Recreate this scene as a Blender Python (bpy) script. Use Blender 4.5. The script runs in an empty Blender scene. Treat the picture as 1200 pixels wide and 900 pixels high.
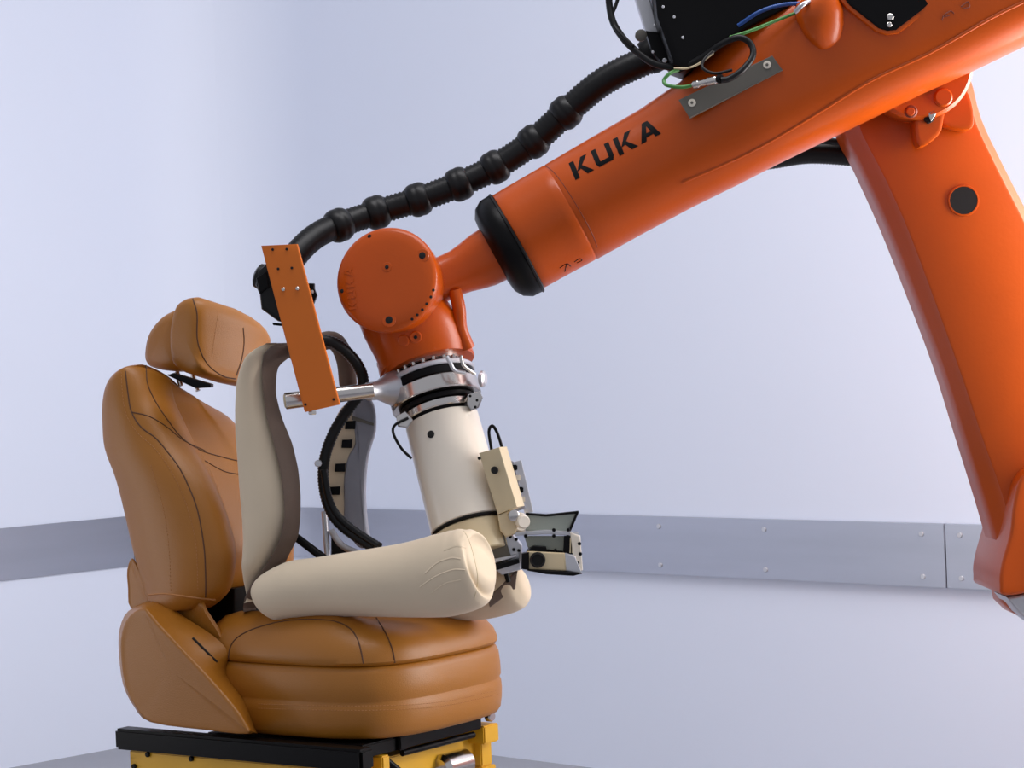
import bpy, bmesh, math, random
from mathutils import Vector, Matrix
from mathutils.bvhtree import BVHTree
random.seed(4)
C = bpy.context.scene.collection
V = Vector
# ------------------------------------------------------------------ camera
FPX = 2745.0                       # focal length in pixels of the 1200x900 frame
CAM = V((0, 0, 1.37))
ROLL, PITCH = 0.040, 36 / FPX
fw = V((0, math.cos(PITCH), -math.sin(PITCH)))
rt0 = V((1, 0, 0)); up0 = rt0.cross(fw)
rt = rt0 * math.cos(ROLL) - up0 * math.sin(ROLL)
up = rt0 * math.sin(ROLL) + up0 * math.cos(ROLL)
cd = bpy.data.cameras.new('camera'); cam = bpy.data.objects.new('camera', cd); C.objects.link(cam)
cd.sensor_width = 36; cd.lens = 36 * FPX / 1200; cd.clip_end = 100
cam.matrix_world = Matrix(((rt.x, up.x, -fw.x, CAM.x), (rt.y, up.y, -fw.y, CAM.y), (rt.z, up.z, -fw.z, CAM.z), (0, 0, 0, 1)))
bpy.context.scene.camera = cam
# ------------------------------------------------------------------ world, lights, exposure
sc = bpy.context.scene
sc.view_settings.view_transform = 'Standard'; sc.view_settings.look = 'None'
sc.view_settings.gamma = 1; sc.view_settings.exposure = -0.04
W = bpy.data.worlds.new('world'); sc.world = W; W.use_nodes = True
bg = W.node_tree.nodes['Background']; bg.inputs[0].default_value = (0.86, 0.89, 1.0, 1); bg.inputs[1].default_value = 0.52
def area(name, loc, target, sx, sy, power, col=(1, 1, 1)):
    l = bpy.data.lights.new(name, 'AREA'); l.shape = 'RECTANGLE'; l.size = sx; l.size_y = sy; l.energy = power; l.color = col
    o = bpy.data.objects.new(name, l); C.objects.link(o); o.location = loc
    o.rotation_euler = (V(target) - V(loc)).to_track_quat('-Z', 'Y').to_euler()
    return o
area('wall_fill_left', (-2.9, 5.0, 0.8), (-2.0, 7.9, 0.5), 1.6, 0.8, 16, (1, 0.98, 0.97))  # added fill light out of view, brightens the lower left wall
area('wall_fill_right', (1.2, 4.6, 3.9), (1.1, 8.2, 0.0), 4.4, 0.9, 74, (1, 0.98, 1))  # added fill light out of view, washes the back walls
area('ceiling_lamp', (0.6, 4.9, 3.95), (0.3, 5.2, 0), 2.4, 1.2, 14, (1, 0.985, 1))
area('side_lamp', (2.0, 5.1, 1.3), (-0.5, 5.0, 1.0), 1.2, 1.6, 88, (1, 0.96, 0.95))

# ------------------------------------------------------------------ pixel -> place helpers (1200x900 frame)
def ray(px, py):
    return (fw + rt * ((px - 600) / FPX) - up * ((py - 450) / FPX))
def P(px, py, d): return CAM + ray(px, py) * d
def PX(d, n=1.0): return n * d / FPX          # n pixels at depth d, in metres
def PPL(px, py, o, n):
    r = ray(px, py); return CAM + r * ((o - CAM).dot(n) / r.dot(n))

# ------------------------------------------------------------------ materials
MATS = {}
def srgb(c):
    return tuple(((x / 255 + 0.055) / 1.055) ** 2.4 if x / 255 > 0.04045 else x / 255 / 12.92 for x in c) + (1,)
def mat(name, col, rough=0.5, metal=0.0, var=0.06, scale=8, bump=0.0, bscale=200, coat=0.0, spec=0.5, stretch=None, sheen=0.0, alpha=1.0, trans=0.0):
    m = bpy.data.materials.new(name); m.use_nodes = True; nt = m.node_tree; b = nt.nodes['Principled BSDF']
    tc = nt.nodes.new('ShaderNodeTexCoord'); mp = nt.nodes.new('ShaderNodeMapping')
    nt.links.new(tc.outputs['Object'], mp.inputs[0])
    if stretch: mp.inputs['Scale'].default_value = stretch
    n = nt.nodes.new('ShaderNodeTexNoise'); n.inputs['Scale'].default_value = scale; n.inputs['Detail'].default_value = 5
    nt.links.new(mp.outputs[0], n.inputs['Vector'])
    r = nt.nodes.new('ShaderNodeValToRGB'); c = srgb(col)
    r.color_ramp.elements[0].position = 0.3; r.color_ramp.elements[1].position = 0.7
    r.color_ramp.elements[0].color = tuple(max(0, x * (1 - var)) for x in c[:3]) + (1,)
    r.color_ramp.elements[1].color = tuple(min(1, x * (1 + var)) for x in c[:3]) + (1,)
    nt.links.new(n.outputs[0], r.inputs[0]); nt.links.new(r.outputs[0], b.inputs['Base Color'])
    b.inputs['Roughness'].default_value = rough; b.inputs['Metallic'].default_value = metal
    b.inputs['Coat Weight'].default_value = coat; b.inputs['Coat Roughness'].default_value = 0.15
    b.inputs['Specular IOR Level'].default_value = spec
    if sheen: b.inputs['Sheen Weight'].default_value = sheen
    if trans: b.inputs['Transmission Weight'].default_value = trans
    if bump:
        n2 = nt.nodes.new('ShaderNodeTexNoise'); n2.inputs['Scale'].default_value = bscale; n2.inputs['Detail'].default_value = 3
        nt.links.new(mp.outputs[0], n2.inputs['Vector'])
        bp = nt.nodes.new('ShaderNodeBump'); bp.inputs['Strength'].default_value = bump; bp.inputs['Distance'].default_value = 0.002
        nt.links.new(n2.outputs[0], bp.inputs['Height']); nt.links.new(bp.outputs[0], b.inputs['Normal'])
    MATS[name] = m; return m
M_WALL = mat('wall_paint', (221, 227, 241), 0.55, var=0.012, scale=0.8)
M_FLOOR = mat('floor_grey', (150, 150, 156), 0.4, var=0.04, scale=3)
M_STEEL = mat('band_metal', (178, 181, 192), 0.32, metal=0.85, var=0.05, scale=2, stretch=(0.6, 0.6, 6))
M_ORANGE = mat('orange_paint', (190, 77, 4), 0.34, var=0.05, scale=7, bump=0.12, bscale=120, coat=0.1, spec=0.3)
M_PLATE = mat('orange_plate', (210, 106, 10), 0.55, var=0.04, scale=6)
M_ORSEAM = mat('dark_orange_joint', (120, 45, 10), 0.6)
M_TAN = mat('tan_leather', (162, 102, 26), 0.42, var=0.05, scale=4, bump=0.25, bscale=420, spec=0.5)
M_SEAM = mat('brown_seam', (84, 50, 26), 0.7)
M_STITCH = mat('tan_stitch', (180, 122, 68), 0.6)
M_BLACK = mat('black_rubber', (10, 9, 10), 0.42, var=0.2, scale=20, spec=0.3)
M_BLK = mat('black_paint', (6, 5, 6), 0.4, var=0.2, spec=0.15)
M_HOLE = mat('dark_hole', (8, 6, 6), 0.8)
M_CREAM = mat('cream_fabric', (218, 200, 172), 0.85, var=0.03, scale=6, bump=0.35, bscale=25, sheen=0.2)
M_FOAM = mat('grey_foam', (104, 88, 78), 0.9, var=0.08, scale=10, bump=0.3, bscale=200)
M_GFOAM = mat('pale_grey_foam', (140, 142, 152), 0.85, var=0.1, scale=9, bump=0.3, bscale=60)
M_WHITE = mat('cream_enamel', (222, 212, 196), 0.28, var=0.02, coat=0.3)
M_BEIGE = mat('beige_enamel', (204, 186, 150), 0.4, var=0.03)
M_CHROME = mat('turned_steel', (205, 200, 195), 0.22, metal=1.0, var=0.06, scale=5)
M_ALU = mat('aluminium', (200, 200, 204), 0.4, metal=0.8, var=0.04)
M_YELLOW = mat('yellow_paint', (224, 168, 32), 0.45, var=0.06, scale=9)
M_GREY = mat('grey_plate', (96, 92, 84), 0.6, var=0.06)
M_GREEN = mat('green_cable', (70, 132, 60), 0.45)
M_BLUE = mat('blue_cable', (24, 70, 140), 0.4)
M_GLASSY = mat('grey_screen', (150, 156, 146), 0.3, var=0.04)

# ------------------------------------------------------------------ object helpers
def wloc(o):
    l = V((0, 0, 0))
    while o: l += o.location; o = o.parent
    return l
def mesh_obj(name, verts, faces, m, parent=None, smooth=True, angle=40):
    off = wloc(parent) if parent else V((0, 0, 0))
    me = bpy.data.meshes.new(name)
    if parent is None:
        lo = [min(v[i] for v in verts) for i in range(3)]; hi = [max(v[i] for v in verts) for i in range(3)]
        off = V(((lo[0] + hi[0]) / 2, (lo[1] + hi[1]) / 2, lo[2]))
    me.from_pydata([tuple(V(v) - off) for v in verts], [], faces)
    bm = bmesh.new(); bm.from_mesh(me); bmesh.ops.recalc_face_normals(bm, faces=bm.faces)
    if smooth:
        ca = math.radians(angle)
        for f in bm.faces: f.smooth = True
        for e in bm.edges:
            if len(e.link_faces) == 2 and e.calc_face_angle(0) > ca: e.smooth = False
    bm.to_mesh(me); bm.free()
    me.materials.append(m)
    o = bpy.data.objects.new(name, me); C.objects.link(o)
    if parent: o.parent = parent
    else: o.location = off
    return o
def thing(name, loc, label, cat, group=None):
    o = bpy.data.objects.new(name, None); C.objects.link(o); o.location = loc; o.empty_display_size = 0.05
    return tag(o, label, cat, group)
def tag(o, label, cat, group=None):
    o['label'] = label; o['category'] = cat
    if group: o['group'] = group
    return o
def wverts(o):
    off = wloc(o); return [v.co + off for v in o.data.vertices]
def bvh(*objs):
    vs, fs = [], []
    for o in objs:
        b = len(vs); vs += wverts(o); fs += [[b + i for i in p.vertices] for p in o.data.polygons]
    return BVHTree.FromPolygons(vs, fs)
# mesh generators return (verts, faces)
def join(*gs):
    vs, fs = [], []
    for v, f in gs:
        b = len(vs); vs += list(v); fs += [[b + i for i in q] for q in f]
    return vs, fs
def rings_mesh(rings, close=True, cap=True):
    n = len(rings[0]); vs = [p for r in rings for p in r]; fs = []
    for i in range(len(rings) - 1):
        for j in range(n if close else n - 1):
            k = (j + 1) % n
            fs.append((i * n + j, i * n + k, (i + 1) * n + k, (i + 1) * n + j))
    if cap and close:
        for i in (0, len(rings) - 1):
            c = sum(rings[i], V((0, 0, 0))) / n; vs.append(c); ci = len(vs) - 1
            for j in range(n): fs.append((ci, i * n + j, i * n + (j + 1) % n))
    return vs, fs
def cr(a, b, c, d, t):
    return 0.5 * ((2 * b) + (c - a) * t + (2 * a - 5 * b + 4 * c - d) * t * t + (3 * b - a - 3 * c + d) * t ** 3)
def smooth_open(pts, k=6):
    pts = [V(p) for p in pts]
    if len(pts) < 3: return [pts[0].lerp(pts[-1], i / k) for i in range(k + 1)]
    e = [pts[0] * 2 - pts[1]] + pts + [pts[-1] * 2 - pts[-2]]; out = []
    for i in range(1, len(e) - 2):
        for j in range(k): out.append(cr(e[i - 1], e[i], e[i + 1], e[i + 2], j / k))
    out.append(pts[-1]); return out
def smooth_closed(pts, k=4):
    n = len(pts); out = []
    for i in range(n):
        for j in range(k): out.append(cr(pts[i - 1], pts[i], pts[(i + 1) % n], pts[(i + 2) % n], j / k))
    return out
def lin_closed(pts, k=4):
    n = len(pts); out = []
    for i in range(n):
        for j in range(k): out.append(pts[i].lerp(pts[(i + 1) % n], j / k))
    return out
def basis(d):
    d = d.normalized(); a = V((0, 0, 1)) if abs(d.z) < 0.9 else V((1, 0, 0))
    u = d.cross(a).normalized(); return u, u.cross(d).normalized()
def resample(pts, step):
    out = [pts[0]]; acc = 0
    for a, b in zip(pts, pts[1:]):
        L = (b - a).length
        if L < 1e-9: continue
        t = step - acc
        while t <= L:
            out.append(a.lerp(b, t / L)); t += step
        acc = L - (t - step)
    out.append(pts[-1]); return out
def tube_g(pts, r, n=12, k=6, rfun=None, step=None):
    path = smooth_open(pts, k)
    if step: path = resample(path, step)
    rings = []; u = None; tot = 0
    for i, p in enumerate(path):
        t = (path[min(i + 1, len(path) - 1)] - path[max(i - 1, 0)])
        if t.length < 1e-9: t = V((0, 0, 1))
        t.normalize()
        if u is None: u, w = basis(t)
        else:
            u = (u - t * u.dot(t)).normalized()
        w = t.cross(u)
        if i: tot += (p - path[i - 1]).length
        rr = rfun(i, i / (len(path) - 1), tot) if rfun else (r[0] + (r[1] - r[0]) * i / (len(path) - 1) if isinstance(r, tuple) else r)
        rings.append([p + (u * math.cos(2 * math.pi * j / n) + w * math.sin(2 * math.pi * j / n)) * rr for j in range(n)])
    return rings_mesh(rings)
def tube(name, pts, r, m, parent=None, **k): 
    g = tube_g(pts, r, **k); return mesh_obj(name, g[0], g[1], m, parent)
def lathe_g(o, d, prof, n=40):
    d = d.normalized(); u, w = basis(d)
    return rings_mesh([[o + d * t + (u * math.cos(2 * math.pi * j / n) + w * math.sin(2 * math.pi * j / n)) * r for j in range(n)] for t, r in prof])
def lathe(name, o, d, prof, m, parent=None, n=40, angle=30):
    g = lathe_g(o, d, prof, n); return mesh_obj(name, g[0], g[1], m, parent, angle=angle)
def offset_ring(ring, axis, amt):
    n = len(ring); c = sum(ring, V((0, 0, 0))) / n; out = []
    # orientation
    area_v = V((0, 0, 0))
    for i in range(n): area_v += (ring[i] - c).cross(ring[(i + 1) % n] - c)
    s = 1 if area_v.dot(axis) > 0 else -1
    for i in range(n):
        t = (ring[(i + 1) % n] - ring[i - 1]).normalized()
        out.append(ring[i] + axis.cross(t).normalized() * s * amt)
    return out
def puff_g(A, B, r=0.01, k=4, sm=True, seg=4, dome=0.0, mid=0, ra=None, rb=None, bulge=0.0):
    """solid between two matching outlines (lists of 3D points) with rounded rims"""
    f = smooth_closed if sm else lin_closed
    A = f([V(p) for p in A], k); B = f([V(p) for p in B], k)
    ax = (sum(B, V((0, 0, 0))) - sum(A, V((0, 0, 0)))).normalized()
    ra = r if ra is None else ra; rb = r if rb is None else rb
    rings = []
    cA = sum(A, V((0, 0, 0))) / len(A); cB = sum(B, V((0, 0, 0))) / len(B)
    ea = offset_ring(A, ax, ra); eb = offset_ring(B, ax, rb)
    for s in (0.25, 0.5, 0.75, 0.9): rings.append([cA + (p - cA) * s - ax * dome * (1 - s * s) for p in ea])
    for i in range(seg):
        a = math.pi / 2 * i / seg
        o = offset_ring(A, ax, ra * (1 - math.sin(a)))
        rings.append([p + ax * ra * (1 - math.cos(a)) for p in o])
    a1 = [p + ax * ra for p in A]; b1 = [p - ax * rb for p in B]
    m = max(mid, 1)
    for i in range(m + 1):
        t = i / m; row = [p.lerp(q, t) for p, q in zip(a1, b1)]
        if bulge: row = offset_ring(row, ax, -bulge * math.sin(math.pi * t))
        rings.append(row)
    for i in range(seg - 1, -1, -1):
        a = math.pi / 2 * i / seg
        o = offset_ring(B, ax, rb * (1 - math.sin(a)))
        rings.append([p - ax * rb * (1 - math.cos(a)) for p in o])
    for s in (0.9, 0.75, 0.5, 0.25): rings.append([cB + (p - cB) * s + ax * dome * (1 - s * s) for p in eb])
    return rings_mesh(rings)
def puff(name, A, B, m, parent=None, angle=50, **k):
    g = puff_g(A, B, **k); return mesh_obj(name, g[0], g[1], m, parent, angle=angle)
def pix_slab_g(pts, d, th, nrm=None, **k):
    """outline given in pixels lying on the plane through depth d (facing the camera unless nrm), thickness th going away"""
    nrm = nrm or fw
    n = len(pts); cx = sum(p[0] for p in pts) / n; cy = sum(p[1] for p in pts) / n
    o = P(cx, cy, d); A = [PPL(p[0], p[1], o, nrm) for p in pts]; B = [a + nrm.normalized() * th for a in A]
    return puff_g(A, B, **k)
def pix_slab(name, pts, d, th, m, parent=None, nrm=None, angle=40, **k):
    k.setdefault('sm', False); k.setdefault('r', 0.0015); k.setdefault('seg', 2)
    if not k['sm']: k.setdefault('k', 1)
    g = pix_slab_g(pts, d, th, nrm, **k); return mesh_obj(name, g[0], g[1], m, parent, angle=angle)
def box_g(c, u, v, w, a, b, d, bev=0.0015):
    """box centred at c, half sizes a,b,d along unit vectors u,v,w"""
    bm = bmesh.new(); bmesh.ops.create_cube(bm, size=2)
    for x in bm.verts: x.co = V((x.co.x * a, x.co.y * b, x.co.z * d))
    if bev: bmesh.ops.bevel(bm, geom=list(bm.edges), offset=bev, segments=2, affect='EDGES')
    vs = [c + u * x.co.x + v * x.co.y + w * x.co.z for x in bm.verts]
    bm.verts.index_update(); fs = [[x.index for x in f.verts] for f in bm.faces]; bm.free(); return vs, fs
def box(name, c, u, v, w, a, b, d, m, parent=None, bev=0.0015):
    g = box_g(c, u, v, w, a, b, d, bev); return mesh_obj(name, g[0], g[1], m, parent, angle=35)
def disc(name, c, n, r, h, m, parent=None, seg=16, bev=0.25):
    n = n.normalized(); return lathe(name, c, n, [(0, r), (h * (1 - bev), r), (h, r * 0.82)], m, parent, n=seg)
def screw(name, c, n, r, parent, m=None, inner=None):
    o = disc(name, c, n, r, r * 0.5, m or M_CHROME, parent)
    disc('socket', c + n.normalized() * r * 0.46, n, r * 0.45, r * 0.1, inner or M_HOLE, o, 6)
    return o
def cast(tree, px, py, off=0.0):
    r = ray(px, py).normalized(); h = tree.ray_cast(CAM, r)
    if h[0] is None: return None
    nn = h[1] if h[1].dot(r) < 0 else -h[1]
    return h[0] + nn * off, nn
def seam(name, tree, pix, r, m, parent, k=6, off=0.0, n=6):
    path = smooth_open([V((x, y, 0)) for x, y in pix], k); out = []
    for q in path:
        h = cast(tree, q.x, q.y, off)
        if h and (not out or (h[0] - out[-1]).length < 0.06): out.append(h[0])
    if len(out) < 3: return None
    g = tube_g(out, r, n=n, k=1); return mesh_obj(name, g[0], g[1], m, parent)
def stitches(name, tree, pix, parent, m=None, pitch=0.0075, r=0.0007):
    path = smooth_open([V((x, y, 0)) for x, y in pix], 10); out = []
    for q in path:
        h = cast(tree, q.x, q.y, 0.0004)
        if h and (not out or (h[0] - out[-1]).length < 0.06): out.append(h[0])
    if len(out) < 3: return
    pts = resample(out, pitch / 2); gs = []
    for i in range(0, len(pts) - 1, 2): gs.append(tube_g([pts[i], pts[i + 1]], r, n=4, k=1))
    if gs:
        g = join(*gs); o = mesh_obj(name, g[0], g[1], m or M_STITCH, parent); o['kind'] = 'stuff'

# ------------------------------------------------------------------ room
def wall_dir(vx):      # horizontal direction whose vanishing point has pixel abscissa vx
    d = V(((vx - 600) / FPX, 1, 0)); return d.normalized()
dL = wall_dir(3245); dR = wall_dir(-2250)      # receding directions
DC = 1.37 * FPX / 422.0
corner = CAM + ray(290, 848) * DC; corner.z = 0
HT = 4.2
# left wall runs from the corner towards -dL, right wall from the corner towards -dR
nL = V((dL.y, -dL.x, 0)).normalized();  nL = nL if nL.dot(CAM - corner) > 0 else -nL
nR = V((dR.y, -dR.x, 0)).normalized();  nR = nR if nR.dot(CAM - corner) > 0 else -nR
def struct(o): o['kind'] = 'structure'; return o
RC = 0.5                                        # rounded inner corner
pl = corner - dL * RC; pr = corner - dR * RC
arc = []
cc = corner - dL * RC - dR * RC
for i in range(0, 25):
    t = i / 24; arc.append((pl * (1 - t) ** 2 + corner * 2 * t * (1 - t) + pr * t * t))
def wall(name, base, n):
    # n: outward (into the room); build slab 0.1 thick behind
    vs, fs = [], []
    for p in base: vs += [V((p.x, p.y, 0)), V((p.x, p.y, HT))]
    for p in base: q = p - n * 0.1; vs += [V((q.x, q.y, 0)), V((q.x, q.y, HT))]
    m = len(base)
    for i in range(m - 1):
        fs += [(2 * i, 2 * i + 2, 2 * i + 3, 2 * i + 1), (2 * (m + i), 2 * (m + i) + 1, 2 * (m + i) + 3, 2 * (m + i) + 2)]
    fs += [(2 * i, 2 * (m + i), 2 * (m + i) + 2, 2 * i + 2) for i in range(m - 1)]
    fs += [(2 * i + 1, 2 * i + 3, 2 * (m + i) + 3, 2 * (m + i) + 1) for i in range(m - 1)]
    return struct(mesh_obj(name, vs, fs, M_WALL, None, angle=30))
wall('wall_left', [corner - dL * 6.5] + arc[:13], nL)
wall('wall_right', arc[12:] + [corner - dR * 8.5], nR)
g = ([V((-9, -2, 0)), V((10, -2, 0)), V((10, 11, 0)), V((-9, 11, 0)), V((-9, -2, -0.1)), V((10, -2, -0.1)), V((10, 11, -0.1)), V((-9, 11, -0.1))],
     [(0, 1, 2, 3), (4, 7, 6, 5), (0, 4, 5, 1), (1, 5, 6, 2), (2, 6, 7, 3), (3, 7, 4, 0)])
struct(mesh_obj('floor', g[0], g[1], M_FLOOR))
# metal bands on the walls
def wall_pt(px, py, n): return PPL(px, py, corner, n)
zt = wall_pt(900, 608, nR).z; zb = wall_pt(900, 678, nR).z
def band(name, segs, n, d, th, scr):
    root = bpy.data.objects.new(name, None); C.objects.link(root); root.location = corner - d * 2 + V((0, 0, zb)); root['kind'] = 'structure'
    for a, b in segs:
        c = corner - d * ((a + b) / 2) + n * (th / 2 + 0.002) + V((0, 0, (zt + zb) / 2))
        box('panel', c, d, V((0, 0, 1)), n, (b - a) / 2 - 0.0015, (zt - zb) / 2, th / 2, M_STEEL, root, 0.002)
    if th > .01:
        rr = []
        for i, p in enumerate(arc):
            nn = nL.lerp(nR, i / (len(arc) - 1)).normalized(); q0 = V((p.x, p.y, 0)) + nn * .002; q1 = q0 + nn * .006
            rr.append([V((q0.x, q0.y, zb)), V((q1.x, q1.y, zb)), V((q1.x, q1.y, zt)), V((q0.x, q0.y, zt))])
        g = rings_mesh(rr); mesh_obj('panel', g[0], g[1], M_STEEL, root, angle=30)
    for s in scr:
        for z in (zb + 0.03, zt - 0.03):
            p = corner - d * s + V((0, 0, z)) + n * (th + 0.002)
            disc('screw', p, n, 0.008, 0.004, M_ALU, root, 12)
def s_at(px, n, d): return (corner - wall_pt(px, 640, n)).dot(d)
sj = s_at(1113, nR, dR)
band('trim_1', [(RC, 2.3), (2.3, 4.3), (4.3, 6.4)], nL, dL, 0.006, [2.2, 2.4])
band('trim_2', [(RC, sj - 1.9), (sj - 1.9, sj), (sj, sj + 1.9), (sj + 1.9, sj + 4)], nR, dR, 0.022,
     [s_at(1086, nR, dR), s_at(1131, nR, dR), s_at(779, nR, dR), s_at(902, nR, dR)])

# ------------------------------------------------------------------ car seat
PHI = math.radians(36)
F = V((math.cos(PHI), -math.sin(PHI), 0)); L = V((math.sin(PHI), math.cos(PHI), 0)); Z = V((0, 0, 1))
NP = P(430, 872, 4.8)
def S(px, py, y): return PPL(px, py, NP + L * y, L)
def loc(x, y, z): return NP + F * x + L * y + Z * z
SEATB = loc(-0.28, 0.23, 0)
seat = thing('car_seat', SEATB, 'tan leather car seat with headrest, on the black and yellow stand, dummy sitting on it', 'car seat')
# cushion ------------------------------------------------
def cushion_ring(inset, z, n=72, x0=-0.54, x1=0.045, y0=-0.005, y1=0.53, e=3.4, tilt=None):
    cx, cy = (x0 + x1) / 2, (y0 + y1) / 2; a, b = (x1 - x0) / 2 - inset, (y1 - y0) / 2 - inset; out = []
    for j in range(n):
        t = 2 * math.pi * j / n; c, s = math.cos(t), math.sin(t)
        x = cx + a * math.copysign(abs(c) ** (2 / e), c); y = cy + b * math.copysign(abs(s) ** (2 / e), s)
        zz = z(x, y) if callable(z) else z
        out.append(loc(x, y, zz))
    return out
def lift(x, y):      # the front of the cushion bottom curls up
    return 0.0
lowr = [cushion_ring(i, z) for i, z in ((0.16, 0.006), (0.06, 0.0), (0.02, 0.0), (0.010, 0.004), (0.004, 0.014), (0.001, 0.035), (0.0, 0.055), (0.001, 0.07), (0.0035, 0.0765), (0.0035, 0.08), (0.001, 0.086), (0.0015, 0.11), (0.004, 0.135), (0.009, 0.148), (0.016, 0.152))]
g = rings_mesh(lowr); skirt = mesh_obj('cushion_skirt', g[0], g[1], M_TAN, seat)
def topz(h):
    def f(x, y):
        fr = max(0, (x + 0.16) / 0.2); fr = min(1, fr)
        bol = math.exp(-((y - 0.075) / 0.07) ** 2) + math.exp(-((y - 0.42) / 0.07) ** 2)
        bol *= 1 - min(1, max(0, (x + 0.13) / 0.09))
        return 0.151 + h * (1 + 0.30 * bol - 0.10 * fr)
    return f
topr = [cushion_ring(i, z) for i, z in ((0.016, 0.151), (0.009, 0.154), (0.005, 0.160))]
topr += [cushion_ring(i, topz(h)) for i, h in ((0.006, 0.02), (0.012, 0.038), (0.024, 0.055), (0.042, 0.068), (0.07, 0.077), (0.11, 0.081), (0.16, 0.082), (0.21, 0.081))]
g = rings_mesh(topr); ctop = mesh_obj('cushion', g[0], g[1], M_TAN, seat)
tc = bvh(ctop); ts = bvh(skirt)
# side panel ----------------------------------------------
so = [(177,704),(151,716),(141,737),(140,765),(145,802),(158,828),(177,846),(240,855),(297,860),(300,853),(287,818),(266,790),(268,765),(252,746),(217,723),(200,711)]
si = [(168,712),(151,722),(142,742),(141,768),(146,803),(159,829),(178,847),(240,855.5),(290,860),(287,845),(273,825),(247,795),(221,767),(203,748),(187,731),(177,719)]
sidep = puff('side_panel', [S(x, y, -0.075) for x, y in si], [S(x, y, 0.015) for x, y in so], M_TAN, seat, r=0.006, k=3, seg=3, mid=3)
sp = bvh(sidep)
seam('slot', sp, [(226, 748), (240, 762), (254, 776)], 0.003, M_HOLE, seat)
far_o = [(x + 0.0, y) for x, y in so]
fa = [S(x, y, 0.0) + L * 0.50 for x, y in so]
puff('side_panel', fa, [p + L * 0.06 - Z * 0.0 for p in fa], M_TAN, seat, r=0.006, k=3, seg=3)
# backrest -------------------------------------------------
rows = [(712, 182, 246, .0), (704, 177, 257, .0), (690, 172, 268, .0), (665, 164, 273, .0), (640, 157, 273, .0), (600, 148, 262, .0), (560, 138, 243, .02), (525, 126, 220, .06),
        (495, 124, 203, .12), (470, 125, 190, .3), (450, 130, 183, .55), (437, 139, 178, .8), (430, 150, 173, .9), (428.5, 158, 168, .95)]
W0, W1 = 0.0, 0.35
rings = []
for i, (py, xl, xr, dr) in enumerate(rows):
    a = S(xl, py, 0.04) - NP; b = S(xr, py, 0.075) - NP
    ax, az = a.dot(F), a.z; bx, bz = b.dot(F), b.z
    sh = 0.0 + 0.0
    top = max(0, (i - 9) / 4.0)
    w0 = W0 + 0.035 * top ** 2; w1 = W1 - 0.05 * max(0, (525 - py) / 100) - 0.03 * top ** 2
    rec = (0.055 if py > 600 else 0.055 * max(0, (py - 440) / 160)) + 0.0
    T = bx - ax; mid = (w0 + w1) / 2
    cs = [(0.0, w0 + .04), (-.05, mid), (0.0, w1 - .04), (.30, w1 - .005), (.68, w1 - .005), (.86, w1 - .04),
          (1 - rec / max(T, .05) * .75, w1 - .10), (1 - rec / max(T, .05), mid + .04), (1 - rec / max(T, .05), mid - .04), (1 - rec / max(T, .05) * .75, w0 + .125), (1.0, w0 + .075), (.9, w0 + .022), (.6, w0 - .002), (.22, w0 + .004)]
    ring = []
    for t, y in cs:
        yy = (y - w0) / (w1 - w0)
        drop = dr * (0.035 * max(0, yy - .2) / .3 if yy < .5 else 0.035 + (yy - .5) * 0.21)
        ring.append(loc(ax + T * t, y, az + (bz - az) * min(1, max(0, t)) - drop))
    rings.append(smooth_closed(ring, 5))
# interpolate rings smoothly in height
dense = []
n = len(rings[0])
for i in range(len(rings) - 1):
    for k in range(4):
        t = k / 4; A = rings[max(i - 1, 0)]; B = rings[i]; Cc = rings[i + 1]; D = rings[min(i + 2, len(rings) - 1)]
        dense.append([cr(A[j], B[j], Cc[j], D[j], t) for j in range(n)])
dense.append(rings[-1])
ctr = sum(dense[-1], V((0, 0, 0))) / n
for s, dz in ((.8, .003), (.55, .005), (.3, .006)): dense.append([ctr + (p - ctr) * s + Z * dz for p in dense[-1 if s == .8 else -1]] if False else [ctr + (p - ctr) * s + Z * dz for p in rings[-1]])
g = rings_mesh(dense); back = mesh_obj('backrest', g[0], g[1], M_TAN, seat, angle=60)
tb = bvh(back)
# lower back part and recliner cover
bb_ = ((170,690),(232,702),(244,716),(262,745),(262,762),(200,760),(180,720))
puff('backrest_base', [S(x, y, 0.03) for x, y in bb_], [S(x - 6, y, 0.10) for x, y in bb_], M_TAN, seat, r=0.008, k=3)
bar2 = [(200,690),(290,690),(290,770),(200,770)]
puff('backrest_gap_shade', [S(x, y, 0.13) - F * .04 for x, y in bar2], [S(x, y, 0.13) - F * .04 + L * .2 for x, y in bar2], M_BLK, seat, sm=False, k=2, r=0.004)  # black slab standing in for the shade between backrest and cushion
puff('recliner_cover', [S(x, y, 0.02) for x, y in ((155,654),(149,668),(150,690),(153,712),(178,712),(174,692),(164,668))], [S(x, y, 0.09) for x, y in ((155,654),(149,668),(150,690),(153,712),(178,712),(174,692),(164,668))], M_TAN, seat, r=0.004, k=3)
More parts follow.
